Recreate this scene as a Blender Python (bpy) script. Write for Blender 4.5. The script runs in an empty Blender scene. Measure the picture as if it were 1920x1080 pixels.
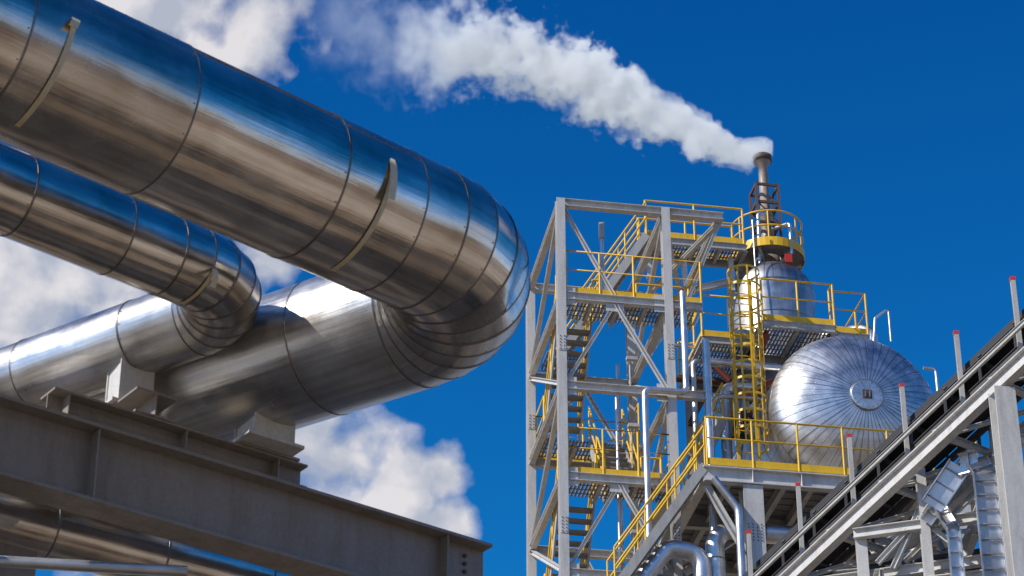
import bpy, math, random
from mathutils import Vector, Matrix
random.seed(7)
S=bpy.context.scene
V=Vector
UP=V((0,0,1))
# ---------------------------------------------------------------- materials
def new_mat(name):
    m=bpy.data.materials.new(name); m.use_nodes=True
    nt=m.node_tree; return m,nt,nt.nodes['Principled BSDF']
def ramp(nt,fac,stops):
    r=nt.nodes.new('ShaderNodeValToRGB'); e=r.color_ramp.elements
    while len(e)<len(stops): e.new(.5)
    for k,(p,c) in enumerate(stops):
        e[k].position=p; e[k].color=(*c,1) if len(c)==3 else c
    nt.links.new(fac,r.inputs[0]); return r.outputs[0]
def noise(nt,vec,scale,detail=4,rough=.55):
    n=nt.nodes.new('ShaderNodeTexNoise'); n.inputs['Scale'].default_value=scale
    n.inputs['Detail'].default_value=detail; n.inputs['Roughness'].default_value=rough
    if vec is not None: nt.links.new(vec,n.inputs['Vector'])
    return n.outputs[0]
def mapping(nt,vec,scale):
    n=nt.nodes.new('ShaderNodeMapping'); n.inputs['Scale'].default_value=scale
    nt.links.new(vec,n.inputs['Vector']); return n.outputs[0]
def geo_pos(nt): return nt.nodes.new('ShaderNodeNewGeometry').outputs['Position']
def bump(nt,h,strength,dist):
    b=nt.nodes.new('ShaderNodeBump'); b.inputs['Strength'].default_value=strength
    b.inputs['Distance'].default_value=dist; nt.links.new(h,b.inputs['Height']); return b
def paint(name,c,rough=.5,dirt=(.12,.09,.06),amt=.35,streak=True):
    m,nt,p=new_mat(name); pos=geo_pos(nt)
    n1=noise(nt,mapping(nt,pos,(6,6,1.2) if streak else (3,3,3)),1.0,6,.65)
    n2=noise(nt,pos,28,4,.6)
    f=ramp(nt,n1,[(.45,(0,0,0)),(.8,(1,1,1))])
    mx=nt.nodes.new('ShaderNodeMixRGB'); mx.inputs[1].default_value=(*c,1)
    mx.inputs[2].default_value=(*[c[i]*(1-amt)+dirt[i]*amt for i in range(3)],1)
    nt.links.new(f,mx.inputs[0])
    m2=nt.nodes.new('ShaderNodeMixRGB'); m2.blend_type='MULTIPLY'; m2.inputs[0].default_value=1
    nt.links.new(mx.outputs[0],m2.inputs[1]); nt.links.new(ramp(nt,n2,[(.25,(.82,.82,.82)),(.65,(1,1,1))]),m2.inputs[2])
    nt.links.new(m2.outputs[0],p.inputs['Base Color'])
    rg=nt.nodes.new('ShaderNodeMapRange'); nt.links.new(n1,rg.inputs[0]); rg.inputs[1].default_value=.3; rg.inputs[2].default_value=.7
    rg.inputs[3].default_value=rough-.08; rg.inputs[4].default_value=rough+.18; nt.links.new(rg.outputs[0],p.inputs['Roughness'])
    b=bump(nt,n2,.15,.01); nt.links.new(b.outputs[0],p.inputs['Normal'])
    return m
def sheet_metal(name,c,r0,r1,bs=.35,streak=(14,.7,1),sb=.10):
    m,nt,p=new_mat(name)
    uv=nt.nodes.new('ShaderNodeUVMap').outputs[0]; pos=geo_pos(nt)
    st=noise(nt,mapping(nt,uv,streak),1.0,5,.6)
    blot=noise(nt,pos,2.3,5,.6); fine=noise(nt,mapping(nt,uv,(3,40,1)),1.0,3,.5)
    rr=nt.nodes.new('ShaderNodeMapRange'); nt.links.new(blot,rr.inputs[0])
    rr.inputs[1].default_value=.3; rr.inputs[2].default_value=.75; rr.inputs[3].default_value=r0; rr.inputs[4].default_value=r1
    nt.links.new(rr.outputs[0],p.inputs['Roughness'])
    col=ramp(nt,st,[(.3,tuple(x*.70 for x in c)),(.62,c)])
    m2=nt.nodes.new('ShaderNodeMixRGB'); m2.blend_type='MULTIPLY'; m2.inputs[0].default_value=1
    nt.links.new(col,m2.inputs[1]); nt.links.new(ramp(nt,blot,[(.32,(.76,.72,.68)),(.6,(1,1,1))]),m2.inputs[2])
    nt.links.new(m2.outputs[0],p.inputs['Base Color'])
    p.inputs['Metallic'].default_value=1
    wav=noise(nt,mapping(nt,uv,(1.6,1.1,1)),1.0,2,.5)
    b1=bump(nt,wav,bs,.05); b2=bump(nt,st,sb,.012); b3=bump(nt,fine,.05,.006)
    nt.links.new(b1.outputs[0],b2.inputs['Normal']); nt.links.new(b2.outputs[0],b3.inputs['Normal'])
    nt.links.new(b3.outputs[0],p.inputs['Normal'])
    return m
M={}
M['pipe']=sheet_metal('stainless_cladding',(.72,.66,.585),.16,.28,.40,(14,.5,1),.28)
M['pipe_b']=sheet_metal('stainless_cladding_b',(.62,.57,.505),.19,.32,.5,(11,.5,1),.32)
M['pipe_c']=sheet_metal('stainless_cladding_c',(.77,.72,.65),.14,.25,.40,(17,.6,1),.28)
M['pipe_d']=sheet_metal('aluminium_cladding_matt',(.70,.69,.67),.27,.42,.35,(18,.5,1),.34)
M['pipe_e']=sheet_metal('aluminium_cladding_matt_b',(.61,.60,.58),.29,.44,.35,(14,.5,1),.34)
M['seam']=sheet_metal('cladding_seam',(.28,.25,.22),.3,.45)
M['galv']=sheet_metal('aluminium_cladding',(.78,.79,.80),.34,.5,.2)
M['galvdull']=sheet_metal('aluminium_cladding_weathered',(.55,.555,.56),.36,.52,.2)
M['galvseam']=sheet_metal('aluminium_seam',(.32,.32,.33),.4,.5,.1)
M['grey']=paint('grey_steel_paint',(.44,.43,.40),.5,amt=.45)
M['beam']=paint('beige_grey_paint',(.275,.24,.205),.45,amt=.45)
M['white']=paint('white_steel_paint',(.60,.585,.55),.5,amt=.4)
M['yellow']=paint('yellow_paint',(.82,.49,.015),.42,dirt=(.3,.16,.03),amt=.4)
M['tread']=paint('grating_steel',(.26,.25,.24),.6,amt=.4)
M['dark']=paint('dark_rusty_steel',(.085,.055,.042),.6,dirt=(.2,.08,.03),amt=.5)
M['red']=paint('red_paint',(.55,.03,.02),.5,amt=.2)
M['oxide']=paint('red_oxide_primer',(.22,.05,.035),.6,amt=.3)
M['rubber']=paint('black_rubber',(.018,.018,.02),.6,dirt=(.08,.07,.06),amt=.4,streak=False)
M['frame']=paint('dark_frame_paint',(.06,.06,.062),.55,dirt=(.14,.12,.1),amt=.4)
M['strap']=paint('yellowed_strap',(.66,.55,.34),.6,amt=.2)
M['stackm']=paint('stack_steel',(.33,.27,.22),.45,dirt=(.12,.05,.02),amt=.6)
# ---------------------------------------------------------------- mesh builder
class MB:
    def __init__(s): s.v=[];s.f=[];s.sm=[];s.uv=[]
    def add(s,vs,fs,smooth=False,uvs=None):
        o=len(s.v); s.v+= [tuple(x) for x in vs]
        for k,f in enumerate(fs):
            s.f.append([i+o for i in f]); s.sm.append(smooth)
            s.uv.append(uvs[k] if uvs else None)
PARTS={}; ROOTS={}
def root(name):
    e=bpy.data.objects.new(name,None); S.collection.objects.link(e); e.empty_display_size=.3
    ROOTS[name]=e; return name
def P(rt,nm,mat):
    k=(rt,nm,mat)
    if k not in PARTS: PARTS[k]=MB()
    return PARTS[k]
def finalize():
    for (rt,nm,mat),mb in PARTS.items():
        me=bpy.data.meshes.new(nm); me.from_pydata(mb.v,[],mb.f)
        me.polygons.foreach_set('use_smooth',mb.sm)
        if any(u for u in mb.uv):
            ul=me.uv_layers.new(name='UVMap')
            for pi,pl in enumerate(me.polygons):
                u=mb.uv[pi]
                if u:
                    for j,li in enumerate(pl.loop_indices): ul.data[li].uv=u[j]
                else:
                    for j,li in enumerate(pl.loop_indices):
                        c=me.vertices[me.loops[li].vertex_index].co; ul.data[li].uv=(c.x+c.y,c.z)
        me.materials.append(M[mat]); me.update()
        o=bpy.data.objects.new(nm,me); S.collection.objects.link(o); o.parent=ROOTS[rt]
def frame(d,up):
    d=d.normalized(); s=d.cross(up)
    if s.length<1e-4: s=d.cross(V((1,0,0)))
    s.normalize(); u=s.cross(d).normalized(); return d,s,u
def box(mb,p,q,w,h,up=UP):
    p=V(p);q=V(q); d,s,u=frame(q-p,V(up)); vs=[]
    for e in (p,q):
        for a,b in ((-1,-1),(1,-1),(1,1),(-1,1)): vs.append(e+s*(a*w/2)+u*(b*h/2))
    mb.add(vs,[(0,3,2,1),(4,5,6,7),(0,1,5,4),(1,2,6,5),(2,3,7,6),(3,0,4,7)])
def ibeam(mb,p,q,h,w,up=UP,tf=None,tw=None):
    p=V(p);q=V(q); d,s,u=frame(q-p,V(up)); tf=tf or max(.012,h*.07); tw=tw or max(.01,w*.06)
    H=h/2;W=w/2;t=tw/2
    pr=[(-W,-H),(W,-H),(W,-H+tf),(t,-H+tf),(t,H-tf),(W,H-tf),(W,H),(-W,H),(-W,H-tf),(-t,H-tf),(-t,-H+tf),(-W,-H+tf)]
    vs=[e+s*a+u*b for e in (p,q) for a,b in pr]; n=12
    fs=[(i,(i+1)%n,n+(i+1)%n,n+i) for i in range(n)]+[tuple(range(n-1,-1,-1)),tuple(range(n,2*n))]
    mb.add(vs,fs)
def tube(mb,pts,r,n=12,caps=True,rs=None):
    pts=[V(x) for x in pts]; rings=[]; d0=(pts[1]-pts[0]).normalized()
    ref=UP if abs(d0.z)<.9 else V((1,0,0)); s=d0.cross(ref).normalized(); L=0; ls=[]
    for i,p in enumerate(pts):
        if i==0: t=d0
        elif i==len(pts)-1: t=(pts[i]-pts[i-1]).normalized()
        else: t=((pts[i]-pts[i-1]).normalized()+(pts[i+1]-pts[i]).normalized()).normalized()
        if i: L+=(pts[i]-pts[i-1]).length
        ls.append(L); s=(s-t*s.dot(t)).normalized(); u=s.cross(t); rr=rs[i] if rs else r
        rings.append([p+s*(rr*math.cos(2*math.pi*k/n))+u*(rr*math.sin(2*math.pi*k/n)) for k in range(n)])
    vs=[x for R_ in rings for x in R_]; fs=[];uvs=[]
    C=2*math.pi*r
    for i in range(len(pts)-1):
        for k in range(n):
            k2=(k+1)%n; fs.append((i*n+k,i*n+k2,(i+1)*n+k2,(i+1)*n+k))
            uvs.append([(C*k/n,ls[i]),(C*(k+1)/n,ls[i]),(C*(k+1)/n,ls[i+1]),(C*k/n,ls[i+1])])
    mb.add(vs,fs,True,uvs)
    if caps:
        mb.add(rings[0],[tuple(range(n))]); mb.add(rings[-1],[tuple(range(n-1,-1,-1))])
def bend(pts,r,n=6):
    """round the corners of a polyline"""
    pts=[V(p) for p in pts]; out=[pts[0]]
    for i in range(1,len(pts)-1):
        a=(pts[i-1]-pts[i]).normalized(); b=(pts[i+1]-pts[i]).normalized()
        ang=a.angle(b); defl=math.pi-ang
        if defl<.01: out.append(pts[i]); continue
        tl=r*math.tan(defl/2); c=pts[i]+(a+b).normalized()*(r/math.cos(defl/2))
        s=pts[i]+a*tl-c; e=pts[i]+b*tl-c; ax=s.cross(e).normalized()
        for k in range(n+1): out.append(c+Matrix.Rotation(defl*k/n,3,ax)@s)
    out.append(pts[-1]); return out
def lathe(mb,c,axis,prof,n=48,smooth=True,ref=None):
    """prof: list (dist along axis, radius)"""
    axis=V(axis).normalized(); ref=V(ref) if ref else (UP if abs(axis.z)<.9 else V((1,0,0)))
    s=axis.cross(ref).normalized(); u=s.cross(axis); c=V(c); vs=[];L=[0]
    for i in range(1,len(prof)): L.append(L[-1]+math.hypot(prof[i][0]-prof[i-1][0],prof[i][1]-prof[i-1][1]))
    for h,r in prof:
        for k in range(n):
            a=2*math.pi*k/n; vs.append(c+axis*h+s*(r*math.cos(a))+u*(r*math.sin(a)))
    fs=[];uvs=[]; Rm=max(r for h,r in prof); C=2*math.pi*Rm
    for i in range(len(prof)-1):
        for k in range(n):
            k2=(k+1)%n; fs.append((i*n+k,i*n+k2,(i+1)*n+k2,(i+1)*n+k))
            uvs.append([(C*k/n,L[i]),(C*(k+1)/n,L[i]),(C*(k+1)/n,L[i+1]),(C*k/n,L[i+1])])
    mb.add(vs,fs,smooth,uvs)
def bolt(mb,p,nrm,r=.018,h=.022):
    nrm=V(nrm).normalized(); lathe(mb,V(p),nrm,[(0,r),(h,r),(h,.0001)],6,False)
# ---------------------------------------------------------------- clad pipe with sheet joints and mitred elbow
def clad(rt,A,corner,B,R,Rb,nseg,j1,j2,dents=(),N=96):
    seam=P(rt,'seam_bands','seam'); rv=P(rt,'rivets','seam')
    A=V(A);B=V(B);corner=V(corner); a=(A-corner).normalized(); b=(B-corner).normalized()
    defl=math.pi-a.angle(b); tl=Rb*math.tan(defl/2); c=corner+(a+b).normalized()*(Rb/math.cos(defl/2))
    s=corner+a*tl-c; ax=s.cross(corner+b*tl-c).normalized()
    st=[]
    LA=(A-corner).length-tl; LB=(B-corner).length-tl
    xs=[LA]; x=j1*.30
    js=[]
    while x<LA-.2: js.append(x); x+=j1*(.55 if len(js)==1 else 1)
    for x in reversed(js): xs.append(x)
    for x in xs: st.append((corner+a*(tl+x),-a))
    nA=len(st)
    for k in range(nseg+1):
        q=Matrix.Rotation(defl*k/nseg,3,ax); t=(q@(-a)).normalized(); st.append((c+q@s,t))
    x=j2*.5
    while x<LB-.2: st.append((corner+b*(tl+x),b)); x+=j2
    st.append((B,b)); Ltot=0; C=2*math.pi*R
    for i in range(len(st)-1):
        (p,t),(q,t2)=st[i],st[i+1]; ln=(q-p).length
        if i<nA+nseg*.55: mk=('pipe','pipe_b','pipe','pipe_c')[random.randrange(4)]
        else: mk=('pipe_d','pipe_e')[random.randrange(2)]
        body=P(rt,'cladding_sheets_'+mk[-1],mk)
        sub=max(1,min(14,int(ln/.06))); rings=[]
        off=random.uniform(0,3); rr=R+(.003 if i%2 else 0)
        for m_ in range(sub+1):
            f=m_/sub; cc=p.lerp(q,f); tt=t.lerp(t2,f).normalized()
            sd=tt.cross(UP).normalized(); uu=sd.cross(tt).normalized(); rg=[]
            for k in range(N):
                th=2*math.pi*k/N; dv=sd*math.cos(th)+uu*math.sin(th); v=cc+dv*rr
                for dc,dr,dd in dents:
                    e=(v-V(dc)).length
                    if e<dr: v=v-dv*dd*(math.cos(math.pi*e/dr)*.5+.5)
                rg.append(v)
            rings.append(rg)
        vs=[v for r_ in rings for v in r_]; fs=[];uvs=[]
        for m_ in range(sub):
            for k in range(N):
                k2=(k+1)%N; fs.append((m_*N+k,m_*N+k2,(m_+1)*N+k2,(m_+1)*N+k))
                l0=Ltot+off+ln*m_/sub; l1=Ltot+off+ln*(m_+1)/sub
                uvs.append([(C*k/N+off,l0),(C*(k+1)/N+off,l0),(C*(k+1)/N+off,l1),(C*k/N+off,l1)])
        body.add(vs,fs,True,uvs); Ltot+=ln
        if i>0:
            lathe(seam,p,t,[(-.012,R+.001),(-.008,R+.007),(.006,R+.0075),(.011,R+.001)],N,True,ref=UP)
            sd=t.cross(UP).normalized(); uu=sd.cross(t).normalized()
            for k in range(0,48,3):
                th=2*math.pi*k/48+.1; dv=sd*math.cos(th)+uu*math.sin(th); bolt(rv,p-t*.028+dv*(R+.002),dv,.006,.005)
        if ln>.5:   # longitudinal lap of the sheet
            th=math.radians(random.choice((38,52,30))); dv=t.cross(UP).normalized()*math.cos(th)+UP*math.sin(th)
            box(seam,p+dv*(R+.003)+t*.02,q+dv*(R+.003)-t*.02,.014,.006,up=tuple(dv))
            for k in range(int(ln/.12)): bolt(rv,p+t*(.06+k*.12)+dv*(R+.004)+dv.cross(t)*.02,dv,.006,.005)
    return st
def strap(rt,c,t,R,a0,a1,w=.04,tail=.4):
    mb=P(rt,'tie_strap','strap'); t=V(t).normalized(); sd=t.cross(UP).normalized(); uu=sd.cross(t)
    n=30; vs=[]
    def pt(th,l): return V(c)+(sd*math.cos(th)+uu*math.sin(th))*(R+l)+t*(.06*math.sin((th-a0)*1.1))
    start=pt(a0,.012)
    for k in range(6,0,-1):
        f=k/6; q=start+sd*(.05*math.sin(f*2.2))-UP*(tail*f)-t*(.04*f); vs+=[q-t*w*.8,q+t*w*.8]
    for k in range(n+1):
        th=a0+(a1-a0)*k/n; q=pt(th,.008+.012*math.sin(math.pi*k/n)**2); vs+=[q-t*w/2,q+t*w/2]
    mb.add(vs,[(2*i,2*i+1,2*i+3,2*i+2) for i in range(len(vs)//2-1)],True)
# ---------------------------------------------------------------- foreground pipe loops
dA=V((.747,.665,0)).normalized(); dB=V((-.838,.545,0)).normalized()
r1=root('insulated_steam_pipe')
cor=V((.09,18.73,12.56))
clad(r1,cor-dA*9.5,cor,cor+dB*16,.625,.87,8,1.45,1.9,dents=[((.10,18.42,12.30),.30,.07),((.02,18.32,12.50),.16,.035),((-1.40,16.95,12.98),.13,.035),((-1.22,17.05,12.92),.09,.025),((-1.15,17.17,12.85),.07,.02),((-3.3,15.27,13.0),.10,.03),((-3.1,15.42,12.95),.09,.02),((-2.3,16.0,12.7),.3,.014),((-.45,17.75,12.75),.2,.014)])
r2=root('insulated_steam_pipe.001')
cor2=V((-2.19,19.17,12.70)); dA2=V((.755,.656,0)).normalized(); dB2=V((-.829,.56,0)).normalized()
clad(r2,cor2-dA2*9,cor2,cor2+dB2*14,.35,.56,6,.95,1.3,N=72,dents=[((-2.65,18.45,12.9),.12,.015)])
strap(r1,cor-dA*1.95,dA,.625,math.radians(12),math.radians(-95),.045,.42)
strap(r1,cor-dA*4.95,dA,.625,math.radians(5),math.radians(-85),.045,.12)
strap(r2,cor2-dA2*.72,dA2,.35,math.radians(-25),math.radians(-100),.035,.22)
r3=root('insulated_steam_pipe.002')
dl=V((.83,.56,0)).normalized(); c0=V((-3.92,21,11.2))
clad(r3,c0-dl*9,c0+dl*11,c0+dl*11+V((-.4,.9,0))*8,.29,.6,6,1.1,1.4,N=64)
# ---------------------------------------------------------------- pipe bridge (foreground steelwork)
rb=root('pipe_rack'); bm=P(rb,'main_beam','beam'); d=V((.802,.597,0)).normalized(); fn=V((.597,-.802,0)).normalized()
E=V((-.276,21.86,0))
def bp(s,z,o=0): return E-d*s+fn*o+V((0,0,z))
ibeam(bm,bp(11,11.11),bp(0,11.11),.72,.32,tf=.03,tw=.014)
st_=P(rb,'stiffener_plates','beam')
for s in (.5,4.15,6.6,9.2):
    for o in (-1,1): box(st_,bp(s,10.785,o*.075),bp(s,11.435,o*.075),.136,.016,up=tuple(d))
bl=P(rb,'bolts','dark')
for zz in (11.34,11.26,11.18,11.10,11.02,10.94):
    bolt(bl,bp(.22,zz,.008),fn,.02,.025)
ub=P(rb,'upper_beam','beam')
ibeam(ub,bp(4.6,11.59),bp(2.05,11.59),.235,.26,tf=.02,tw=.012)
for s in (3.3,2.35,4.45):
    for o in (-1,1): box(st_,bp(s,11.493,o*.066),bp(s,11.685,o*.066),.12,.012,up=tuple(d))
ibeam(ub,bp(3.63,11.83,.14),bp(3.63,11.83,-.78),.24,.40,tf=.02,tw=.014)   # cross stub under the small pipe
box(ub,bp(2.15,11.722,0),bp(2.75,11.722,0),.30,.025)
sh=P(rb,'pipe_shoes','white')
for (x,y,z0,zt,w,ln,pd) in ((-2.22,20.27,11.736,12.10,.34,.42,d),(-3.42,20.0,11.952,12.46,.24,.34,d)):
    c=V((x,y,0)); sd=pd.cross(UP)
    box(sh,c-pd*(ln/2+.08)+V((0,0,z0+.016)),c+pd*(ln/2+.08)+V((0,0,z0+.016)),w+.1,.03)
    for k in (-1,1):
        box(sh,c+sd*(k*w/2)+V((0,0,z0+.03)),c+sd*(k*w/2)+V((0,0,zt)),ln,.016,up=tuple(sd))
        box(sh,c+pd*(k*ln*.44)+V((0,0,z0+.03)),c+pd*(k*ln*.44)+V((0,0,zt)),w-.02,.014,up=tuple(pd))
col=P(rb,'columns','beam')
for s in (.25,10.4): ibeam(col,bp(s,0),bp(s,10.745),.36,.34,up=tuple(d))
ibeam(col,V((-3.3,24.2,0)),V((-3.3,24.2,10.9)),.3,.3,up=tuple(d)); ibeam(col,V((-9.3,20.2,0)),V((-9.3,20.2,10.9)),.3,.3,up=tuple(d))
sec=P(rb,'secondary_beams','beam')
tube(P(rb,'small_pipe','galv'),[V((-7.5,19.0,10.28)),V((-2.75,19.70,10.30)),],.05,16)
ibeam(sec,V((-4.75,18.9,10.62)),V((-5.4,22.4,10.62)),.22,.2)
box(P(rb,'gusset_plate','beam'),V((-4.62,19.75,10.35)),V((-4.12,20.1,10.35)),.02,.62)
box(P(rb,'hanger','white'),V((-4.75,19.6,10.83)),V((-4.3,19.9,10.83)),.2,.02)
# ---------------------------------------------------------------- plant frame
e1=V((math.sin(math.radians(80.4)),math.cos(math.radians(80.4)),0)); e2=V((-e1.y,e1.x,0)); FL=V((1.12,50,0))
def T(a,b,z): return FL+e1*a+e2*b+V((0,0,z))
def railing(rt,pts,h=1.1,sp=1.0,toe=True,r=.026,close=False,tz=.0):
    y=P(rt,'handrails','yellow'); P3=[T(*p) for p in pts]
    if close: P3.append(P3[0])
    for hh in (h,h*.55): tube(y,[p+V((0,0,hh)) for p in P3],r if hh==h else r*.8,8)
    for i in range(len(P3)-1):
        p,q=P3[i],P3[i+1]; n=max(1,round((q-p).length/sp))
        for k in range(n+1):
            if k==n and i<len(P3)-2: continue
            x=p.lerp(q,k/n); tube(y,[x-V((0,0,.05)),x+V((0,0,h))],r,8)
        if toe: box(y,p+V((0,0,.05)),q+V((0,0,.05)),.014,.17)
def deck(rt,a0,a1,b0,b1,z,joist=.6,edge=True):
    g=P(rt,'deck_grating','tread'); k=a0+.03
    while k<a1: box(g,T(k,b0+.02,z),T(k,b1-.02,z),.045,.03); k+=.085
    bb=b0+.05
    while bb<b1: box(g,T(a0+.02,bb,z-.026),T(a1-.02,bb,z-.026),.02,.02); bb+=.22
    s=P(rt,'deck_steel','grey')
    if edge:
        for (p,q) in ((T(a0,b0,z-.13),T(a1,b0,z-.13)),(T(a0,b1,z-.13),T(a1,b1,z-.13)),(T(a0,b0,z-.132),T(a0,b1,z-.132)),(T(a1,b0,z-.132),T(a1,b1,z-.132))): ibeam(s,p,q,.19,.1)
    n=max(1,int((a1-a0)/joist))
    for i in range(1,n): x=a0+(a1-a0)*i/n; ibeam(s,T(x,b0+.06,z-.12),T(x,b1-.06,z-.12),.14,.08)
def stairs(rt,p,q,w,side):
    g=P(rt,'stair_treads','tread'); s=P(rt,'stair_stringers','grey'); y=P(rt,'handrails','yellow')
    p3=T(*p);q3=T(*q); sv=(e1*side[0]+e2*side[1])*w
    for o in (V((0,0,0)),sv):
        box(s,p3+o,q3+o,.04,.2)
        for hh in (.95,.5): tube(y,[p3+o+V((0,0,hh)),q3+o+V((0,0,hh))],.024,8)
        n=max(2,int((q3-p3).length/1.0))
        for k in range(n+1): x=p3.lerp(q3,k/n)+o; tube(y,[x,x+V((0,0,.95))],.022,8)
    n=int(abs(p[2]-q[2])/.2); run=(q3-p3); run.z=0; run.normalize()
    for k in range(1,n):
        x=p3.lerp(q3,k/n); box(g,x+sv*.03-run*.0,x+sv*.97,.24,.035)
# ---------------------------------------------------------------- stair tower
rt=root('stair_tower'); c=P(rt,'columns','white'); g=P(rt,'beams','white'); br=P(rt,'braces','white')
W,Dp=2.5,4.0; top=32.95
for a,b in ((0,0),(W,0),(0,Dp),(W,Dp)): ibeam(c,T(a,b,0),T(a,b,top),.20,.20,up=tuple(e2))
lv=[30.36,28.05,25.8,23.5,21.2,18.8,16.4,14,11.6,9.2,6.8,4.4,2.2]
for b in (0,Dp): ibeam(g,T(0.08,b,32.86),T(3.9,b,32.86),.19,.17)
for a in (0,W,3.82): ibeam(g,T(a,.1,32.84),T(a,Dp-.1,32.84),.17,.15)
for z in lv:
    for b in (0,Dp): ibeam(g,T(.1,b,z),T(W-.1 if b else 3.3 if z>27 else W-.1,b,z),.19,.16)
    for a in (0,W): ibeam(g,T(a,.1,z-.01),T(a,Dp-.1,z-.01),.17,.14)
allz=[32.86]+lv
def L_(p,q,s=.085): ibeam(br,p,q,s,s)
for i in range(len(allz)-1):
    z1,z0=allz[i],allz[i+1]
    for b in (0,Dp):
        if i%2==1:
            L_(T(1.25,b+.02,z1-.1),T(.1,b+.02,z0+.1)); L_(T(1.25,b-.02,z1-.1),T(2.4,b-.02,z0+.1))
    for a in (0,W):
        if i%2==0: L_(T(a,.1,z1-.1),T(a,Dp-.1,z0+.1),.1)
        else: L_(T(a,Dp-.1,z1-.1),T(a,.1,z0+.1),.1)
L_(T(.1,.03,32.7),T(1.25,.03,30.5))
L_(T(3.8,.1,32.75),T(W,Dp-.2,32.3),.1); L_(T(W,.05,32.7),T(3.8,Dp-.1,32.75),.1)
L_(T(3.8,3.9,32.7),T(2.55,3.9,30.5),.12)
L_(T(3.8,.1,32.7),T(3.0,.1,30.6),.08)
for i,z in enumerate(lv):
    if i%2==0:
        zz=z+.13; R_=3.3 if i==0 else W
        deck(rt,.12,R_-.02,.1,1.25,zz,edge=False)
        railing(rt,[(.12,1.2,zz),(.12,.02,zz),(R_,.02,zz),(R_,1.2,zz)],1.1,.8)
        railing(rt,[(1.0,1.25,zz),(1.2,1.25,zz)],toe=False); railing(rt,[(2.05,1.25,zz),(R_,1.25,zz)],toe=False)
        if i+1<len(lv): stairs(rt,(.14,1.25,zz-.05),(.14,2.9,lv[i+1]+.08),.8,(1,0))
        deck(rt,.12,W-.1,2.9,3.9,lv[min(i+1,len(lv)-1)]+.13,edge=False)
        zm=lv[min(i+1,len(lv)-1)]+.13
        railing(rt,[(.12,2.9,zm),(.12,3.95,zm),(W-.1,3.95,zm),(W-.1,2.9,zm)])
        if i+2<len(lv): stairs(rt,(1.2,2.9,zm-.05),(1.2,1.25,lv[i+2]+.1),.8,(1,0))
zw=34.12
stairs(rt,(2.75,3.0,zw-.05),(.55,3.0,30.5),.8,(0,1))
deck(rt,.2,1.2,2.9,3.9,30.5,edge=False)
deck(rt,2.75,5.3,3.1,3.95,zw)
railing(rt,[(2.75,3.95,zw),(5.2,3.95,zw)],1.0); railing(rt,[(2.75,3.1,zw),(5.25,3.1,zw)],1.0)
for a in (2.9,3.8,5.0): ibeam(P(rt,'walkway_posts','white'),T(a,3.5,32.95),T(a,3.5,zw-.2),.12,.12,up=tuple(e2))
ibeam(P(rt,'walkway_posts','white'),T(3.9,3.5,32.86),T(5.2,3.5,33.3),.16,.12)
pp=P(rt,'conduit_pipes','galv')
tube(pp,bend([T(2.8,-.22,30.6),T(2.8,-.22,28.0),T(1.84,-.22,28.0),T(1.84,-.22,25.2),T(1.84,-.22,5)],.14),.075,16)
tube(pp,[T(3.35,.0,29.5),T(3.35,.0,20)],.09,16)
tube(pp,bend([T(1.05,.35,32.5),T(1.05,.35,30.6)],.1),.045,12); box(P(rt,'junction_box','grey'),T(1.05,.35,32.2),T(1.05,.35,32.6),.18,.12)
tube(pp,[T(2.2,4.2,31),T(2.2,4.2,5)],.05,10); tube(pp,[T(1.3,.3,28.0),T(1.3,.3,20)],.035,8)
bb=P(rt,'bolts','dark')
for (a,b) in ((0,0),(0,Dp),(W,0)):
    for z0 in (29.1,24.6,20.1):
        box(P(rt,'splice_plates','white'),T(a,b-.107,z0-.2),T(a,b-.107,z0+.2),.16,.012,up=tuple(e2))
        for k in range(5):
            for s in (-.045,.045): bolt(bb,T(a+s,b-.113,z0-.16+.08*k),-e2,.013,.014)
gp=P(rt,'gussets','white')
for i,z in enumerate(lv[:6]):
    for a in (0,W): box(gp,T(a+(.2 if a==0 else -.2),-.03,z-.22),T(a+(.2 if a==0 else -.2),-.03,z+.22),.26,.012,up=tuple(e2))
    if i%2==0: box(gp,T(1.25,-.015,z-.3),T(1.25,-.015,z-.06),.42,.012,up=tuple(e2))
for z in (28.9,27.2,24.6):
    lp=P(rt,'work_lights','grey'); tube(lp,[T(1.6,.15,z-1),T(1.6,.15,z)],.02,8); box(lp,T(1.5,.05,z),T(1.75,.05,z),.12,.08)
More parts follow.
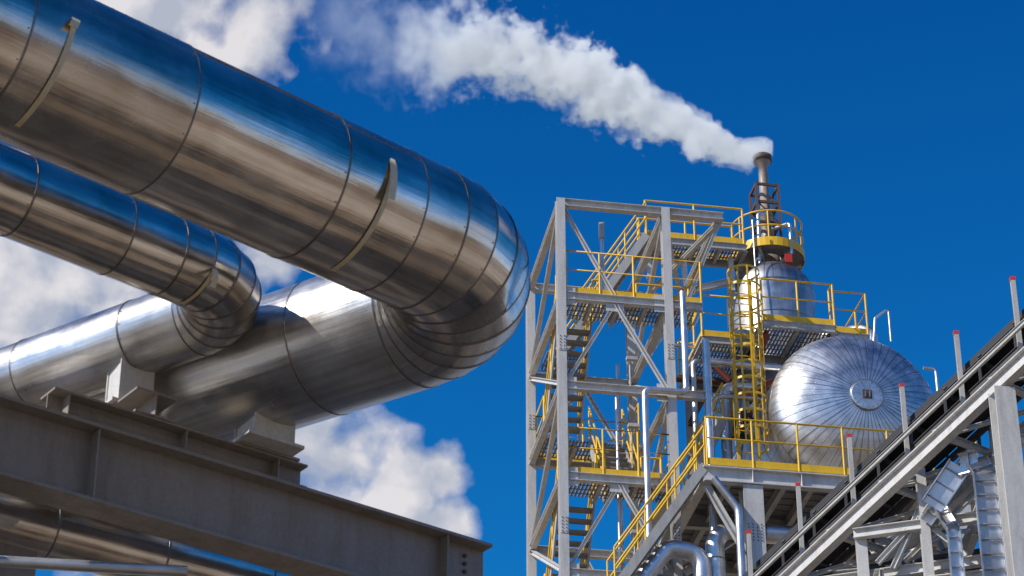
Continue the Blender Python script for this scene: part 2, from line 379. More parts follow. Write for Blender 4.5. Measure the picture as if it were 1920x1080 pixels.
# ---------------------------------------------------------------- deaerator: drum + dome + vent
rd=root('deaerator_vessel'); ga=P(rd,'drum_shell','galv'); sm=P(rd,'drum_seams','galvseam')
DC=(6.86,.3,28.05); DR=1.98; H=1.0; ng=52
ax=-e2; cd_=T(*DC)
lathe(ga,cd_,e2,[(0,DR),(.9,DR),(1.8,DR),(2.7,DR),(3.6,DR),(4.5,DR),(5.6,DR)],96)
for k in range(7): lathe(sm,cd_+e2*(k*.9),e2,[(-.02,DR+.001),(-.01,DR+.01),(.01,DR+.01),(.02,DR+.001)],96)
sd=ax.cross(UP).normalized()
def hp(th,ph,ex=0):
    r=(DR+ex)*math.cos(ph); return cd_+ax*((H+ex)*math.sin(ph))+ (sd*math.cos(th)+UP*math.sin(th))*r
for k in range(ng):
    t0,t1=2*math.pi*k/ng,2*math.pi*(k+1)/ng; n=16; vs=[];fs=[];uvs=[]; o=random.uniform(-.004,.005)
    for i in range(n+1):
        ph=math.radians(86)*i/n; vs+=[hp(t0,ph,o),hp((t0+t1)/2,ph,o+.004*math.cos(ph)),hp(t1,ph,o)]
    for i in range(n):
        for j in (0,1):
            fs.append((3*i+j,3*i+j+1,3*i+j+4,3*i+j+3)); u0=k*.37+j*.1; uvs.append([(u0,i*.12),(u0+.1,i*.12),(u0+.1,i*.12+.12),(u0,i*.12+.12)])
    ga.add(vs,fs,True,uvs)
    vs=[];fs=[]
    for i in range(n+1):
        ph=math.radians(80)*i/n; w=.0062/(DR*max(.22,math.cos(ph))); e=.006
        vs+=[hp(t0-w,ph,e),hp(t0+w,ph,e)]
    for i in range(n): fs.append((2*i,2*i+1,2*i+3,2*i+2))
    sm.add(vs,fs,True)
    for i in (1,3,5,7,9): bolt(sm,hp(t0+.025,math.radians(5+i*7),0),hp(t0,math.radians(5+i*7),1)-hp(t0,math.radians(5+i*7),0),.009,.007)
lathe(ga,cd_+ax*(H-.05),ax,[(0,.38),(.075,.38),(.08,.35),(.085,.0001)],40)
lathe(sm,cd_+ax*(H-.045),ax,[(0,.395),(.06,.395),(.076,.385),(.07,.375)],40)
for k in range(16): bolt(sm,cd_+ax*(H+.03)+(sd*math.cos(k*math.pi/8)+UP*math.sin(k*math.pi/8))*.32,ax,.012,.012)
dk=P(rd,'manway_plate','dark'); pc=cd_+ax*(H+.036)
box(dk,pc-UP*.11,pc+UP*.11,.22,.02,up=tuple(ax))
for k in (-1,1): box(P(rd,'manway_handles','galv'),pc+ax*.02+sd*(k*.05)-UP*.07,pc+ax*.02+sd*(k*.05)+UP*.07,.02,.03,up=tuple(ax))
for b in (1.2,4.4):
    box(P(rd,'saddles','grey'),T(6.86,b,25.87),T(6.86,b,27.3),2.9,.3,up=tuple(e2))
tube(ga,bend([T(7.4,1.6,29.7),T(7.4,1.6,30.45),T(8.75,1.6,30.1),T(8.95,1.6,27.5)],.45,8),.2,24)
tube(ga,bend([T(9.1,.8,27.4),T(9.1,.8,29.7),T(8.8,.8,29.7)],.1),.04,10)
tube(ga,bend([T(7.6,.9,29.8),T(7.75,.9,31.0),T(8.1,.9,31.3),T(8.1,.9,30.4)],.05),.03,10)
VC=(6.12,4.0); VR=1.10; ZT=33.12; gd=P(rd,'dome_shell','galvdull')
prof=[(29.6,VR),(30.6,VR),(31.8,VR),(ZT,VR)]
hd=[(ZT+.88*math.sin(x),VR*math.cos(x)) for x in [math.radians(a) for a in range(6,89,7)]]
lathe(gd,T(*VC,0),UP,prof+hd+[(ZT+.9,.001)],72)
for z in (30.6,31.4,32.2,ZT): lathe(sm,T(*VC,z),UP,[(-.02,VR+.001),(-.01,VR+.012),(.01,VR+.012),(.02,VR+.001)],72)
for k in range(32):
    th=2*math.pi*k/32; vs=[]
    for i in range(9):
        x=math.radians(9*i); w=.006/(VR*max(.2,math.cos(x)))
        for s in (-w,w): vs.append(T(*VC,ZT+.888*math.sin(x))+(e1*math.cos(th+s)+e2*math.sin(th+s))*((VR+.008)*math.cos(x)))
    sm.add(vs,[(2*i,2*i+1,2*i+3,2*i+2) for i in range(8)],True)
box(P(rd,'lifting_lug','red'),T(6.4,3.15,33.72),T(6.4,3.15,33.95),.18,.04,up=tuple(e2))
sk=P(rd,'vent_stack','stackm'); fr=P(rd,'vent_frame','dark'); SC=(6.12,4.0)
lathe(sk,T(*SC,0),UP,[(33.8,.30),(34.3,.30),(34.32,.14),(35.6,.14),(35.62,.17),(35.7,.17),(35.72,.12),(37.05,.12),(37.15,.19),(37.22,.235),(37.34,.24),(37.36,.20),(37.1,.10)],32)
lathe(fr,T(*SC,0),UP,[(37.18,.20),(37.2,.245),(37.36,.25),(37.37,.19)],32)
for a in (-.29,.29):
    for b in (-.29,.29): box(fr,T(SC[0]+a,4+b,33.9),T(SC[0]+a,4+b,36.35),.07,.07)
for z in (34.6,35.2,35.8,36.33):
    for s in (-.29,.29):
        box(fr,T(SC[0]-.28,4+s,z),T(SC[0]+.28,4+s,z),.05,.07); box(fr,T(SC[0]+s,4-.28,z-.005),T(SC[0]+s,4+.28,z-.005),.05,.07)
for s in (-.29,.29):
    box(fr,T(SC[0]-.28,4+s,34.6),T(SC[0]+.28,4+s,35.2),.03,.03); box(fr,T(SC[0]+.28,4+s,35.2),T(SC[0]-.28,4+s,35.8),.03,.03)
tube(ga,bend([T(5.75,3.5,33.6),T(5.75,3.4,35.2),T(6.0,3.6,35.4)],.1),.05,12)
tube(ga,bend([T(6.5,3.2,34.0),T(6.5,3.2,34.9),T(6.2,3.7,35.0)],.1),.045,12)
tube(P(rd,'drain_line','galv'),[T(5.45,2.9,34.7),T(5.4,2.6,28.2)],.022,8)
tube(P(rd,'crossover','galv'),bend([T(7.0,3.4,31.7),T(7.7,2.9,31.7),T(8.2,2.6,31.7),T(8.2,2.6,30.2)],.3),.16,20)
# round top platform
rp=root('access_platform')
n=28; PR=.90; zr=34.26; ring=[(SC[0]+PR*math.cos(2*math.pi*k/n),4+PR*math.sin(2*math.pi*k/n),zr) for k in range(n)]
y=P(rp,'handrails','yellow')
for hh in (.92,.5): tube(y,[T(*q)+UP*hh for q in ring]+[T(*ring[0])+UP*hh],.024,8)
for k in range(0,n,4): tube(y,[T(*ring[k]),T(*ring[k])+UP*.92],.022,8)
gmb=P(rp,'round_deck','tread'); lathe(gmb,T(SC[0],4,zr-.03),UP,[(0,.35),(0,PR),(.035,PR),(.035,.35),(0,.35)],28,False)
for k in range(6):
    th=k*math.pi/3; box(P(rp,'brackets','grey'),T(SC[0]+.3*math.cos(th),4+.3*math.sin(th),33.92),T(SC[0]+.86*math.cos(th),4+.86*math.sin(th),zr-.1),.05,.07)
lathe(P(rp,'edge_ring','yellow'),T(SC[0],4,zr-.1),UP,[(0,PR+.01),(.24,PR+.01),(.24,PR+.025),(0,PR+.025),(0,PR+.01)],40,False)
# mid platform
rm=root('access_platform.001'); zp=30.9
deck(rm,5.08,6.84,1.2,2.9,zp); deck(rm,3.85,5.05,2.2,4.6,zp); deck(rm,6.86,7.75,1.5,3.2,zp)
railing(rm,[(5.08,1.2,zp),(6.84,1.2,zp),(6.84,1.5,zp),(7.75,1.5,zp),(7.75,3.2,zp)],1.1,.85)
railing(rm,[(5.05,2.2,zp),(3.85,2.2,zp),(3.85,4.6,zp),(5.05,4.6,zp)],1.1,.85)
railing(rm,[(7.75,3.2,zp),(6.9,3.2,zp)],1.1,.85)
ox=P(rm,'primer_steel','oxide'); dgs=P(rm,'support_frame','grey'); dks=P(rm,'dark_supports','dark')
for a,b in ((5.2,2.3),(6.7,2.7),(4.0,4.4),(5.0,4.4),(4.0,2.4)): ibeam(dgs,T(a,b,25.9),T(a,b,zp-.2),.14,.14,up=tuple(e2))
for z in (29.6,28.4): ibeam(dks,T(3.9,2.5,z),T(5.6,2.5,z),.12,.1); ibeam(dks,T(4.0,2.5,z-.02),T(4.0,4.5,z-.02),.12,.1)
ibeam(ox,T(4.9,2.0,29.3),T(6.9,1.9,30.55),.14,.12); ibeam(ox,T(5.2,2.6,30.2),T(5.2,1.3,30.6),.12,.12); ibeam(ox,T(6.75,1.4,30.5),T(6.75,2.6,29.7),.12,.12)
ibeam(ox,T(5.4,2.4,29.7),T(5.4,2.4,28.4),.12,.12,up=tuple(e2)); ibeam(ox,T(4.9,2.4,28.9),T(5.9,2.4,28.0),.1,.1)
ibeam(ox,T(3.9,2.35,30.4),T(5.0,2.35,29.3),.12,.1); ibeam(dks,T(4.9,2.3,30.3),T(3.95,2.3,28.9),.1,.1)
pg=P(rm,'process_pipes','galv')
tube(pg,bend([T(3.9,1.9,30.0),T(6.2,1.9,30.0),T(6.2,3,30.0)],.2),.10,16)
tube(pg,bend([T(4.3,2.1,26),T(4.3,2.1,29.5),T(5.3,2.1,29.5),T(5.3,3.5,29.5)],.25),.13,16)
tube(pg,bend([T(5.1,1.5,26),T(5.1,1.5,28.9),T(4.0,1.5,28.9),T(4.0,3.5,28.9)],.15),.06,12)
tube(pg,bend([T(3.7,2.6,26),T(3.7,2.6,30.4),T(5.2,2.6,30.4)],.15),.07,12)
tube(pg,bend([T(3.3,3.0,31.0),T(4.9,3.0,31.0),T(4.9,3.0,28)],.15),.05,12)
tube(P(rm,'dark_pipes','dark'),bend([T(4.6,3.2,26),T(4.6,3.2,30.2),T(3.2,3.2,30.2)],.15),.09,12)
for k in range(5):
    x=4.2+k*.22; z=28.2+.4*(k%3); lathe(P(rm,'valves','dark'),T(x+.3,1.75,z),e1,[(-.12,.0001),(-.12,.11),(-.09,.11),(-.09,.05),(.09,.05),(.09,.11),(.12,.11),(.12,.0001)],14,False)
    lathe(P(rm,'valve_wheels','oxide'),T(x+.3,1.6,z),e2,[(-.01,.08),(.01,.08),(.01,.11),(-.01,.11),(-.01,.08)],14,False)
# caged ladder
rl=root('caged_ladder'); y=P(rl,'ladder','yellow'); lc,lb=4.52,1.0; ztop=31.85
for s in (-.24,.24): box(y,T(lc+s,lb,25.9),T(lc+s,lb,ztop),.03,.07,up=tuple(e1))
z=26.1
while z<31.8: tube(y,[T(lc-.24,lb,z),T(lc+.24,lb,z)],.014,6); z+=.28
def hoop(z,rr=.38):
    pts=[T(lc-.24,lb,z)]
    for k in range(13):
        th=math.pi*(-.08)+math.pi*1.16*k/12; pts.append(T(lc-rr*math.cos(th),lb-.30-rr*math.sin(th)*.95,z))
    pts.append(T(lc+.24,lb,z)); return pts
z=27.2
while z<31.9:
    h=hoop(z)
    for i in range(len(h)-1): box(y,h[i],h[i+1],.008,.06)
    z+=.42
for k in (1,3,5,7,9,11,13):
    p0=hoop(27.2)[k]; p1=hoop(31.82)[k]; box(y,p0,p1,.04,.010,up=tuple((p0-T(lc,lb-.3,27.2))))
# ---------------------------------------------------------------- lower deck
rk=root('steel_platform'); zd=25.88; A0,A1,B0,B1=2.96,9.2,-1.0,6.2
bs=P(rk,'edge_beams','white'); js=P(rk,'joists','grey')
ibeam(bs,T(A0-.05,B0,zd-.27),T(A1,B0,zd-.27),.36,.2); ibeam(bs,T(A0,B0+.12,zd-.275),T(A0,B1,zd-.275),.34,.2); ibeam(bs,T(A0,B1,zd-.27),T(A1,B1,zd-.27),.36,.2); ibeam(bs,T(A1-.1,B0+.12,zd-.275),T(A1-.1,B1-.1,zd-.275),.34,.2)
x=A0+.6
while x<A1: ibeam(js,T(x,B0+.12,zd-.22),T(x,B1-.1,zd-.22),.22,.12); x+=.62
for b in (1.4,3.8): ibeam(js,T(A0+.1,b,zd-.3),T(A1-.1,b,zd-.3),.3,.16)
for a in (4.0,5.1,6.2,7.3,8.4): box(bs,T(a,B0-.05,zd-.43),T(a,B0-.05,zd-.11),.012,.09,up=tuple(e2))
pl=P(rk,'deck_plate','tread')
for k in range(int((B1-B0)/.16)):
    b=B0+.14+k*.16; box(pl,T(A0,b,zd-.055+.02*(k%2)),T(A1,b,zd-.055+.02*(k%2)),.158,.04)
railing(rk,[(A0+.05,B0-.02,zd),(A1,B0-.02,zd),(A1,B1,zd)],1.12,1.1)
railing(rk,[(A0,B0+.9,zd),(A0,B1,zd)],1.12,1.1)
cl=P(rk,'columns','white')
for a,b in ((4.0,-.85),(8.7,-.85),(3.2,5.8),(8.7,5.8)): ibeam(cl,T(a,b,0),T(a,b,zd-.46),.40,.44,up=tuple(e2),tf=.03)
bt=P(rk,'bolts','dark')
for k in range(6):
    for s in (-.14,-.05,.05,.14): bolt(bt,T(4.0+s,-1.052,24.1+k*.075),-e2,.014,.016)
for z in (24.0,21.5,18):
    ibeam(js,T(4.2,-.85,z-.4),T(8.6,-.85,z-.4),.24,.16)
ibeam(bs,T(4.2,-.85,z),T(8.5,-.85,z+2),.12,.12)
stairs(rk,(A0,-1.0,zd-.05),(.9,-1.0,zd-3.1),.75,(0,1))
stairs(rk,(4.1,1.5,28.3),(2.9,1.5,25.95),.7,(0,1))
railing(rk,[(4.1,2.2,28.3),(4.9,2.2,28.3)],1.0,.5,toe=False)
ibeam(bs,T(3.0,-.9,zd-.5),T(3.9,-.9,zd-2.2),.14,.12)
ibeam(bs,T(2.6,-.2,23.6),T(3.9,-.2,24.6),.16,.14)
# process pipes under the deck
ru=root('process_pipework'); pu=P(ru,'large_pipes','galv'); su=P(ru,'pipe_seams','galvseam')
tube(pu,bend([T(3.28,-.3,8),T(3.28,-.3,24.62),T(3.9,-.3,24.62),T(7.5,-.3,24.62)],.42,10),.21,32)
tube(pu,bend([T(1.6,-.6,8),T(1.6,-.6,23.25),T(2.15,-.6,23.98),T(2.9,-.6,23.9),T(2.9,-.6,8)],.36,10),.20,32)
tube(pu,bend([T(3.1,-1.15,25.45),T(3.62,-1.15,24.75),T(3.68,-1.15,8)],.3,6),.085,20)
for z in (23.9,22.9): lathe(su,T(3.28,-.3,z),UP,[(-.02,.212),(-.01,.22),(.01,.22),(.02,.212)],32)
for a in (4.4,5.4): lathe(su,T(a,-.3,24.62),e1,[(-.02,.212),(-.01,.22),(.01,.22),(.02,.212)],32)
tube(pu,bend([T(1.0,1,8),T(1.0,1,22.6),T(.4,1,22.6)],.15,6),.10,16)
# ---------------------------------------------------------------- conveyor
rc=root('belt_conveyor'); P0=V((5.3,48,22.5)); P1=V((9.76,42,24.85)); du=(P1-P0).normalized(); ss=V((.803,.596,0)).normalized()
def K(t,s,z): return P0+du*t+ss*s+V((0,0,z))
t0,t1=-9.0,18.0
rub=P(rc,'belts','rubber'); ch=P(rc,'side_channels','frame')
box(rub,K(t0,0,.02),K(t1,0,.02),.60,.03)
box(rub,K(t0,-.40,.10),K(t1,-.40,.10),.03,.20); box(rub,K(t0,.40,.10),K(t1,.40,.10),.03,.20)
box(rub,K(t0,0,-.46),K(t1,0,-.46),.86,.03)
for s in (-.48,.48): ibeam(ch,K(t0,s,-.12),K(t1,s,-.12),.16,.07); ibeam(ch,K(t0,s,-.56),K(t1,s,-.56),.14,.07)
ibeam(P(rc,'walkway_edge','grey'),K(t0,-.87,-.52),K(t1,-.87,-.52),.10,.06)
t=t0
idl=P(rc,'idlers','frame')
while t<t1:
    tube(idl,[K(t,-.25,-.07),K(t,.25,-.07)],.045,10); tube(idl,[K(t,-.46,.08),K(t,-.25,-.06)],.045,10); tube(idl,[K(t,.46,.08),K(t,.25,-.06)],.045,10)
    if int(t)%2: tube(idl,[K(t+.4,-.4,-.50),K(t+.4,.4,-.50)],.04,10)
    box(ch,K(t,-.48,-.5),K(t,-.48,-.05),.05,.05); box(ch,K(t,.48,-.5),K(t,.48,-.05),.05,.05)
    t+=1.0
po=P(rc,'guard_posts','grey'); rt_=P(rc,'red_caps','red')
t=-6.35
while t<t1:
    p=K(t,-.62,-.75); box(po,p,p+V((0,0,1.5)),.10,.085); box(rt_,p+V((0,0,1.5)),p+V((0,0,1.57)),.11,.10); t+=1.62
gn=P(rc,'gantry_beams','white')
for s in (-.75,.75): ibeam(gn,K(t0,s,-1.12),K(t1,s,-1.12),.32,.2)
t=t0+.5
while t<t1: ibeam(gn,K(t,-.75,-.90),K(t,.75,-.90),.12,.12); ibeam(gn,K(t,-.7,-1.0),K(t+1.6,.7,-1.0),.08,.08); t+=1.6
for s in (-.48,.48):
    t=t0+.5
    while t<t1: box(ch,K(t,s,-.85),K(t,s,-.6),.06,.06); t+=1.6
CT=7.75
for s in (-.75,.75):
    for t in (CT,-5.5):
        p=K(t,s,-1.30); ibeam(gn,V((p.x,p.y,0)),p,.36,.40,up=(.16,-.98,0),tf=.025)
for zc in (22.6,20.4,18):
    p=K(CT,-.75,0);q=K(CT,.75,0); ibeam(gn,V((p.x,p.y,zc)),V((q.x,q.y,zc)),.2,.16)
# ---------------------------------------------------------------- secondary steel rack lower right with cable tray
rr_=root('cable_rack'); w_=P(rr_,'frame','white'); ct=P(rr_,'cable_tray','galv'); dkp=P(rr_,'dark_steel','frame')
def beam2(p,q,h=.2,w=.16,mb=w_,up=UP): ibeam(mb,V(p),V(q),h,w,up=up)
beam2((6.6,44.6,21.95),(9.8,43.5,21.95)); beam2((6.0,45.2,21.2),(9.9,43.8,21.2)); beam2((6.2,44.6,20.7),(9.8,43.5,20.7),.26)
beam2((7.3,44.6,23.0),(8.6,44.1,23.0),.16,.14); beam2((7.9,44.1,0),(7.9,44.1,23.1),.18,.18,up=(0,1,0)); beam2((6.75,44.7,0),(6.75,44.7,22.0),.2,.2,up=(0,1,0))
beam2((7.9,44.0,22.1),(8.5,43.8,23.0),.1,.1); beam2((7.3,44.5,21.2),(7.9,44.2,22.4),.1,.1); beam2((8.6,43.9,21.2),(8.0,44.1,21.9),.1,.1)
beam2((8.0,44.3,22.6),(8.0,47.3,22.6)); beam2((8.9,44.3,21.9),(8.9,47.3,21.9)); beam2((7.0,44.3,21.0),(7.0,47.5,21.0))
beam2((9.0,47.5,22.6),(6.2,48.2,22.6),.18,.14); beam2((9.6,45.5,21.6),(7.0,46.5,22.8),.12,.12)
beam2((9.6,46,21.2),(6.6,47,21.9),.14,.12); beam2((7.0,44.5,21.3),(7.6,44.3,21.9),.1,.1); beam2((9.3,43.6,21.0),(9.3,43.6,24.0),.16,.16,up=(0,1,0))
beam2((9.2,44.2,22.9),(7.6,44.9,21.5),.1,.1)
beam2((9.5,47.0,24.0),(7.4,47.8,23.0),.14,.12); beam2((8.2,46.2,20.5),(9.4,45.8,23.3),.12,.12); beam2((9.4,46.2,20.5),(8.3,46.5,23.3),.12,.12)
beam2((7.2,46.2,20.2),(8.1,45.9,22.2),.1,.1); beam2((6.9,46.4,22.0),(9.6,45.4,22.0),.12,.1,dkp); beam2((7.3,46.9,21.7),(9.9,46.0,23.0),.1,.1,dkp)
beam2((8.25,46.3,18),(8.25,46.3,23.2),.16,.16,up=(0,1,0)); beam2((9.0,47.2,18),(9.0,47.2,24.2),.16,.16,up=(0,1,0)); beam2((7.35,46.9,18),(7.35,46.9,22.4),.16,.16,up=(0,1,0))
def tray(pts,w=.42,h=.12,side=(1,0,0)):
    pts=[V(p) for p in pts]
    for i in range(len(pts)-1):
        p,q=pts[i],pts[i+1]; d_,s_,u_=frame(q-p,V((0,-1,.01)))
        for k in (-1,1): box(ct,p+s_*(k*w/2),q+s_*(k*w/2),.02,h,up=tuple(u_))
        box(ct,p-u_*(h*.4),q-u_*(h*.4),w-.03,.012,up=tuple(u_))
        n=max(1,int((q-p).length/.3))
        for k in range(n): x=p.lerp(q,(k+.5)/n); box(ct,x+s_*(-w/2),x+s_*(w/2),.03,.03)
tray([(7.95,43.4,22.0),(8.5,43.2,22.75),(8.8,43.0,22.75),(8.9,42.9,22.45),(8.9,42.9,8)])
tray([(7.9,43.9,21.9),(8.15,43.8,22.2),(8.35,43.6,21.6),(8.35,43.6,8)],.24)
for k in range(9):
    x=6.9+k*.3; tube(dkp,bend([V((x,45.2-.05*k,12)),V((x,45.2-.05*k,21.2+.13*(k%4))),V((x+.9,44.9,21.3+.13*(k%4)))],.15,4),.045,8)
tube(P(rr_,'pipes','galv'),[V((5.6,47.0,20.9)),V((10,45.4,20.9))],.13,16)
tube(P(rr_,'pipes','galv'),[V((5.9,46.6,21.5)),V((10,45.2,21.5))],.07,12)
tube(P(rr_,'pipes','galv'),bend([V((7.6,45.6,18)),V((7.6,45.6,21.9)),V((8.6,45.3,22.3)),V((9.9,44.9,22.3))],.2),.05,12)
# ---------------------------------------------------------------- unseen hall added behind the camera to mirror as dark bands in the pipes
rh=root('reflection_hall'); M['clad']=paint('brown_cladding',(.13,.095,.07),.6,amt=.4); M['roof']=paint('roof_sheet',(.07,.065,.06),.6); M['glass']=paint('window_glass',(.04,.05,.06),.1)
wl=P(rh,'walls','clad')
box(wl,V((-10,-38,8)),V((80,-38,8)),22,16); box(P(rh,'roof','roof'),V((-10.5,-38,16.2)),V((80.5,-38,16.2)),23,.4)
x=-6
while x<78:
    box(P(rh,'windows','glass'),V((x,-26.96,8)),V((x+3.2,-26.96,8)),.06,2.2); box(P(rh,'pilasters','roof'),V((x+4,-26.9,0)),V((x+4,-26.9,15.9)),.4,.3,up=(0,1,0)); x+=5
# ---------------------------------------------------------------- ground, added reflection strips
def soil(name,cols,sc=.08):
    m,nt,p=new_mat(name); pos=geo_pos(nt)
    n1=noise(nt,pos,sc,6,.6); n2=noise(nt,pos,6,6,.7)
    c1=ramp(nt,n1,[(.3,cols[0]),(.5,cols[1]),(.7,cols[2])])
    mx=nt.nodes.new('ShaderNodeMixRGB'); mx.blend_type='MULTIPLY'; mx.inputs[0].default_value=1
    nt.links.new(c1,mx.inputs[1]); nt.links.new(ramp(nt,n2,[(.3,(.6,.6,.6)),(.7,(1,1,1))]),mx.inputs[2]); nt.links.new(mx.outputs[0],p.inputs['Base Color']); p.inputs['Roughness'].default_value=.95
    nt.links.new(bump(nt,n2,.6,.05).outputs[0],p.inputs['Normal']); return m
def sheet(name,pts,z,m):
    me=bpy.data.meshes.new(name); me.from_pydata([(x,y_,z) for x,y_ in pts],[],[(0,1,2,3)]); me.materials.append(m)
    S.collection.objects.link(bpy.data.objects.new(name,me))
sheet('ground',[(-4000,-4000),(4000,-4000),(4000,4000),(-4000,4000)],0,soil('gravel_ground',[(.22,.15,.09),(.34,.24,.15),(.18,.135,.095)]))
asp=soil('asphalt',[(.045,.04,.036),(.06,.053,.047),(.035,.031,.028)],.3); con=soil('concrete',[(.46,.38,.28),(.55,.46,.35),(.38,.31,.23)],.2)
nn=V((.665,-.747,0)); a0=V((-.5,18,0))
def strip(name,o0,o1,m,z,l0=-120,l1=120):
    q=[a0+nn*o0+dA*l0,a0+nn*o0+dA*l1,a0+nn*o1+dA*l1,a0+nn*o1+dA*l0]; sheet(name,[(v.x,v.y) for v in q],z,m)
strip('reflection_road',4.5,9,asp,.004); strip('reflection_pavement',13,30,con,.008); strip('reflection_road.001',-20,1.5,asp,.004)  # unseen dark and pale strips added to band the pipe reflections
M['kerb']=con
rkb=root('kerb')  # kerbs along the added roads
for o in (4.4,9.1,1.6,-20.1):
    p=a0+nn*o; box(P(rkb,'kerb_stones','kerb'),p-dA*120+UP*.06,p+dA*120+UP*.06,.16,.13)
finalize()
# ---------------------------------------------------------------- steam plume (real volume)
YP=54.95
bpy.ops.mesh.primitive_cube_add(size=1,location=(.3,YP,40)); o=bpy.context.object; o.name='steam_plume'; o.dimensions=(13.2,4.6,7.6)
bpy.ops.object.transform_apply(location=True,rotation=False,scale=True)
m=bpy.data.materials.new('steam'); m.use_nodes=True; nt=m.node_tree; nt.nodes.clear()
Nn=nt.nodes.new; LK=nt.links.new
def mt(op,a,b=None,c=None,clamp=False):
    n=Nn('ShaderNodeMath'); n.operation=op; n.use_clamp=clamp
    for i,v in enumerate((a,b,c)):
        if v is None: continue
        if isinstance(v,(int,float)): n.inputs[i].default_value=v
        else: LK(v,n.inputs[i])
    return n.outputs[0]
def mr(v,a,b,c,d):
    n=Nn('ShaderNodeMapRange'); LK(v,n.inputs[0])
    for i,x in enumerate((a,b,c,d)): n.inputs[i+1].default_value=x
    return n.outputs[0]
g=Nn('ShaderNodeNewGeometry'); sx=Nn('ShaderNodeSeparateXYZ'); s0=Nn('ShaderNodeSeparateXYZ'); LK(g.outputs['Position'],s0.inputs[0])
nz1=Nn('ShaderNodeTexNoise'); nz1.inputs['Scale'].default_value=.6; nz1.inputs['Detail'].default_value=2; LK(g.outputs['Position'],nz1.inputs['Vector'])
sub=Nn('ShaderNodeVectorMath'); sub.operation='SUBTRACT'; LK(nz1.outputs['Color'],sub.inputs[0]); sub.inputs[1].default_value=(.5,.5,.5)
wamp=mr(s0.outputs[0],6.2,1.0,.1,1.6)
scv=Nn('ShaderNodeVectorMath'); scv.operation='SCALE'; LK(sub.outputs[0],scv.inputs[0]); LK(wamp,scv.inputs['Scale'])
ad=Nn('ShaderNodeVectorMath'); ad.operation='ADD'; LK(scv.outputs[0],ad.inputs[0]); LK(g.outputs['Position'],ad.inputs[1]); LK(ad.outputs[0],sx.inputs[0])
X,Y,Z=sx.outputs
pts=[(6.76,37.62,.24),(6.5,37.52,.40),(6.1,37.42,.48),(5.5,37.68,.56),(4.7,38.1,.68),(3.35,38.95,.86),(1.95,39.75,.98),(-.14,40.6,1.05),(-2.3,40.85,1.35),(-4.0,41.3,1.5),(-5.8,42.4,1.4)]
x0,xr=-6.5,13.5
def curve(idx,lo_,hi):
    n=Nn('ShaderNodeFloatCurve'); c=n.mapping.curves[0]; Q=sorted(pts)
    c.points[0].location=((Q[0][0]-x0)/xr,(Q[0][idx]-lo_)/(hi-lo_)); c.points[1].location=((Q[-1][0]-x0)/xr,(Q[-1][idx]-lo_)/(hi-lo_))
    for q in Q[1:-1]: c.points.new((q[0]-x0)/xr,(q[idx]-lo_)/(hi-lo_))
    n.mapping.extend='HORIZONTAL'; n.mapping.update(); LK(mt('DIVIDE',mt('SUBTRACT',X,x0),xr),n.inputs['Value'])
    return mt('MULTIPLY_ADD',n.outputs[0],hi-lo_,lo_)
zc=curve(1,36,44); r=curve(2,0,2)
dy=mt('SUBTRACT',Y,YP); dz=mt('SUBTRACT',Z,zc); dist=mt('SQRT',mt('ADD',mt('MULTIPLY',dy,dy),mt('MULTIPLY',dz,dz)))
rho=mt('SUBTRACT',1,mt('DIVIDE',dist,r))
nz=Nn('ShaderNodeTexNoise'); nz.inputs['Scale'].default_value=1.6; nz.inputs['Detail'].default_value=5; nz.inputs['Roughness'].default_value=.62; LK(g.outputs['Position'],nz.inputs['Vector'])
namp=mr(s0.outputs[0],6.3,3.5,1.4,3.4)
rho=mt('ADD',rho,mt('MULTIPLY',mt('SUBTRACT',nz.outputs[0],.5),namp))
end=mt('GREATER_THAN',6.78,X)
sharp=mr(s0.outputs[0],-2.0,3,.5,3.0)
dd=mt('MULTIPLY',mt('MULTIPLY',mt('SUBTRACT',rho,.1),sharp,None,True),end)
fade=mr(s0.outputs[0],-3.2,2.5,.6,11)
fade=mt('MULTIPLY',fade,mr(s0.outputs[0],-5.8,-3.8,0,1))
D=mt('MULTIPLY',dd,fade)
vs=Nn('ShaderNodeVolumeScatter'); vs.inputs['Color'].default_value=(1,1,1,1); LK(D,vs.inputs['Density'])
em=Nn('ShaderNodeEmission'); em.inputs[0].default_value=(.80,.89,1,1); LK(mt('MULTIPLY',D,.27),em.inputs[1])  # bluish glow standing in for multiple scattering and sky-lit shade
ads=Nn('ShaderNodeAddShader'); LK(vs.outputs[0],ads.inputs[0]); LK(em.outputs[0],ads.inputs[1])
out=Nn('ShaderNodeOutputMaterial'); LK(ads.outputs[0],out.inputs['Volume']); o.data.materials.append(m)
try: m.cycles.volume_step_rate=0.9
except Exception: pass
# ---------------------------------------------------------------- sun and sky
SAZ,SEL=math.radians(-120),math.radians(38)
sdv=V((math.sin(SAZ)*math.cos(SEL),math.cos(SAZ)*math.cos(SEL),math.sin(SEL)))
Ls=bpy.data.lights.new('sun','SUN'); Ls.energy=5.0; Ls.angle=math.radians(.5); Ls.color=(1,.94,.85)
lo=bpy.data.objects.new('sun',Ls); S.collection.objects.link(lo); lo.rotation_euler=sdv.to_track_quat('Z','Y').to_euler()
w=bpy.data.worlds.new('World'); S.world=w; w.use_nodes=True; nt=w.node_tree; Nn=nt.nodes.new; LK=nt.links.new
bg=nt.nodes['Background']; sky=Nn('ShaderNodeTexSky'); sky.sky_type='NISHITA'; sky.sun_disc=False; sky.sun_elevation=SEL; sky.sun_rotation=SAZ
sky.air_density=1; sky.dust_density=.3; sky.ozone_density=3
tc=Nn('ShaderNodeTexCoord'); nrm=Nn('ShaderNodeVectorMath'); nrm.operation='NORMALIZE'; LK(tc.outputs['Generated'],nrm.inputs[0]); D0=nrm.outputs[0]
sz=Nn('ShaderNodeSeparateXYZ'); LK(D0,sz.inputs[0])
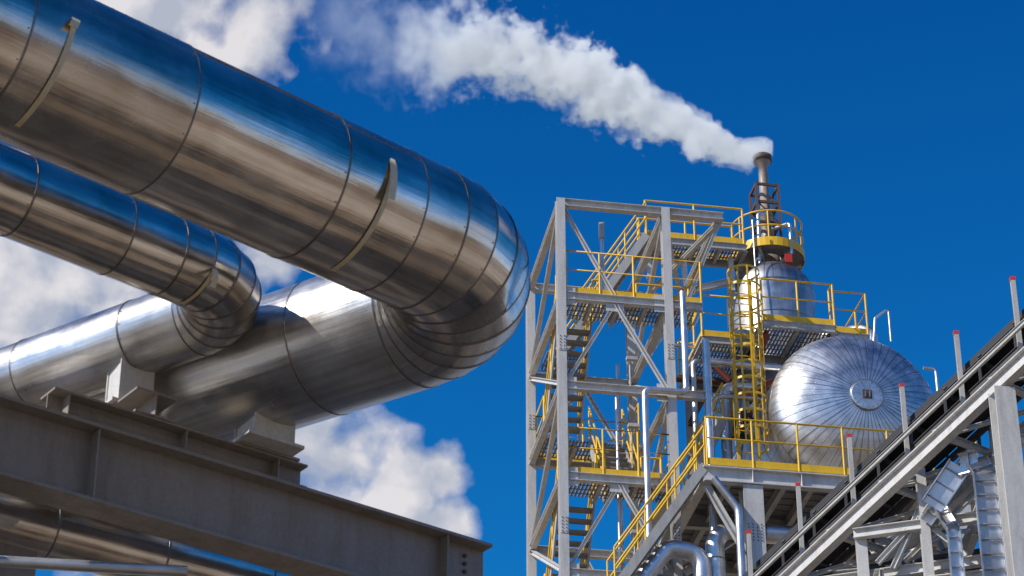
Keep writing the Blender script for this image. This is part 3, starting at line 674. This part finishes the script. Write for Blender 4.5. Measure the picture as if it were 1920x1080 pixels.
tint=ramp(nt,sz.outputs[2],[(.08,(1,1,1)),(.40,(.05,.80,1.0)),(.60,(.02,.56,.86))])
mul=Nn('ShaderNodeMixRGB'); mul.blend_type='MULTIPLY'; mul.inputs[0].default_value=1; LK(sky.outputs[0],mul.inputs[1]); LK(tint,mul.inputs[2])
gain=Nn('ShaderNodeMixRGB'); gain.blend_type='MULTIPLY'; gain.inputs[0].default_value=1; LK(mul.outputs[0],gain.inputs[1]); gain.inputs[2].default_value=(1,1.06,1.45,1)
blobs=[(-9.4,36.0,2.4),(-7.0,35.8,1.7),(-11,36.6,2.1),(-12.6,29.8,2.8),(-10.5,29.9,2.1),(-6.2,30.5,1.35),(-4.3,25.9,1.85),(-2.9,25.3,1.7),(-1.75,25.75,1.0),(-5.0,26.8,1.2),(-4.8,24.3,2.0),(-1.5,24.7,1.0),(-8.8,24.4,2.6),
 (-22,27,7),(-34,40,6),(-60,18,11),(150,25,10),(-150,30,9),(90,12,9),(60,35,7),(-95,50,9),(180,60,12)]  # this row: out-of-view clouds added for the reflections
cur=None
for az,el,rr in blobs:
    a_,e_=math.radians(az),math.radians(el)
    dn=Nn('ShaderNodeVectorMath'); dn.operation='DISTANCE'; LK(D0,dn.inputs[0]); dn.inputs[1].default_value=(math.sin(a_)*math.cos(e_),math.cos(a_)*math.cos(e_),math.sin(e_))
    v=mr(dn.outputs['Value'],0,math.radians(rr),1,0)
    cur=v if cur is None else mt('MAXIMUM',cur,v)
def cn(off):
    if off:
        a=Nn('ShaderNodeVectorMath'); a.operation='ADD'; LK(D0,a.inputs[0]); a.inputs[1].default_value=off; src=a.outputs[0]
    else: src=D0
    n=Nn('ShaderNodeTexNoise'); n.inputs['Scale'].default_value=38; n.inputs['Detail'].default_value=5; n.inputs['Roughness'].default_value=.48; LK(src,n.inputs['Vector']); return n.outputs[0]
na=cn(None); nb=cn(tuple(sdv*.010))
dens=mt('ADD',cur,mt('MULTIPLY',mt('SUBTRACT',na,.5),1.7))
msk=mr(dens,.14,.60,0,1); msk=mt('MULTIPLY',msk,mr(cur,0,.06,0,1))
br_=mr(mt('ADD',mt('MULTIPLY',mt('SUBTRACT',na,nb),3.2),mt('MULTIPLY',dens,-.10)),-.45,.35,0,1)  # cloud light and shade painted by comparing noise with a sunward offset
cc=Nn('ShaderNodeMixRGB'); cc.inputs[1].default_value=(4.4,4.8,5.8,1); cc.inputs[2].default_value=(7.6,7.4,7.7,1); LK(br_,cc.inputs[0])
fm=Nn('ShaderNodeMixRGB'); LK(msk,fm.inputs[0]); LK(gain.outputs[0],fm.inputs[1]); LK(cc.outputs[0],fm.inputs[2]); LK(fm.outputs[0],bg.inputs[0]); bg.inputs[1].default_value=.1
# ---------------------------------------------------------------- camera
cd=bpy.data.cameras.new('camera'); cam=bpy.data.objects.new('camera',cd); S.collection.objects.link(cam)
cam.location=(0,0,1.7); cam.rotation_euler=(math.radians(120),0,0); cd.sensor_width=36; cd.lens=4730/1920*36; cd.clip_end=20000
cd.dof.use_dof=True; cd.dof.focus_distance=58; cd.dof.aperture_fstop=6.3
S.camera=cam
S.view_settings.view_transform='Standard'; S.view_settings.look='None'; S.view_settings.exposure=0
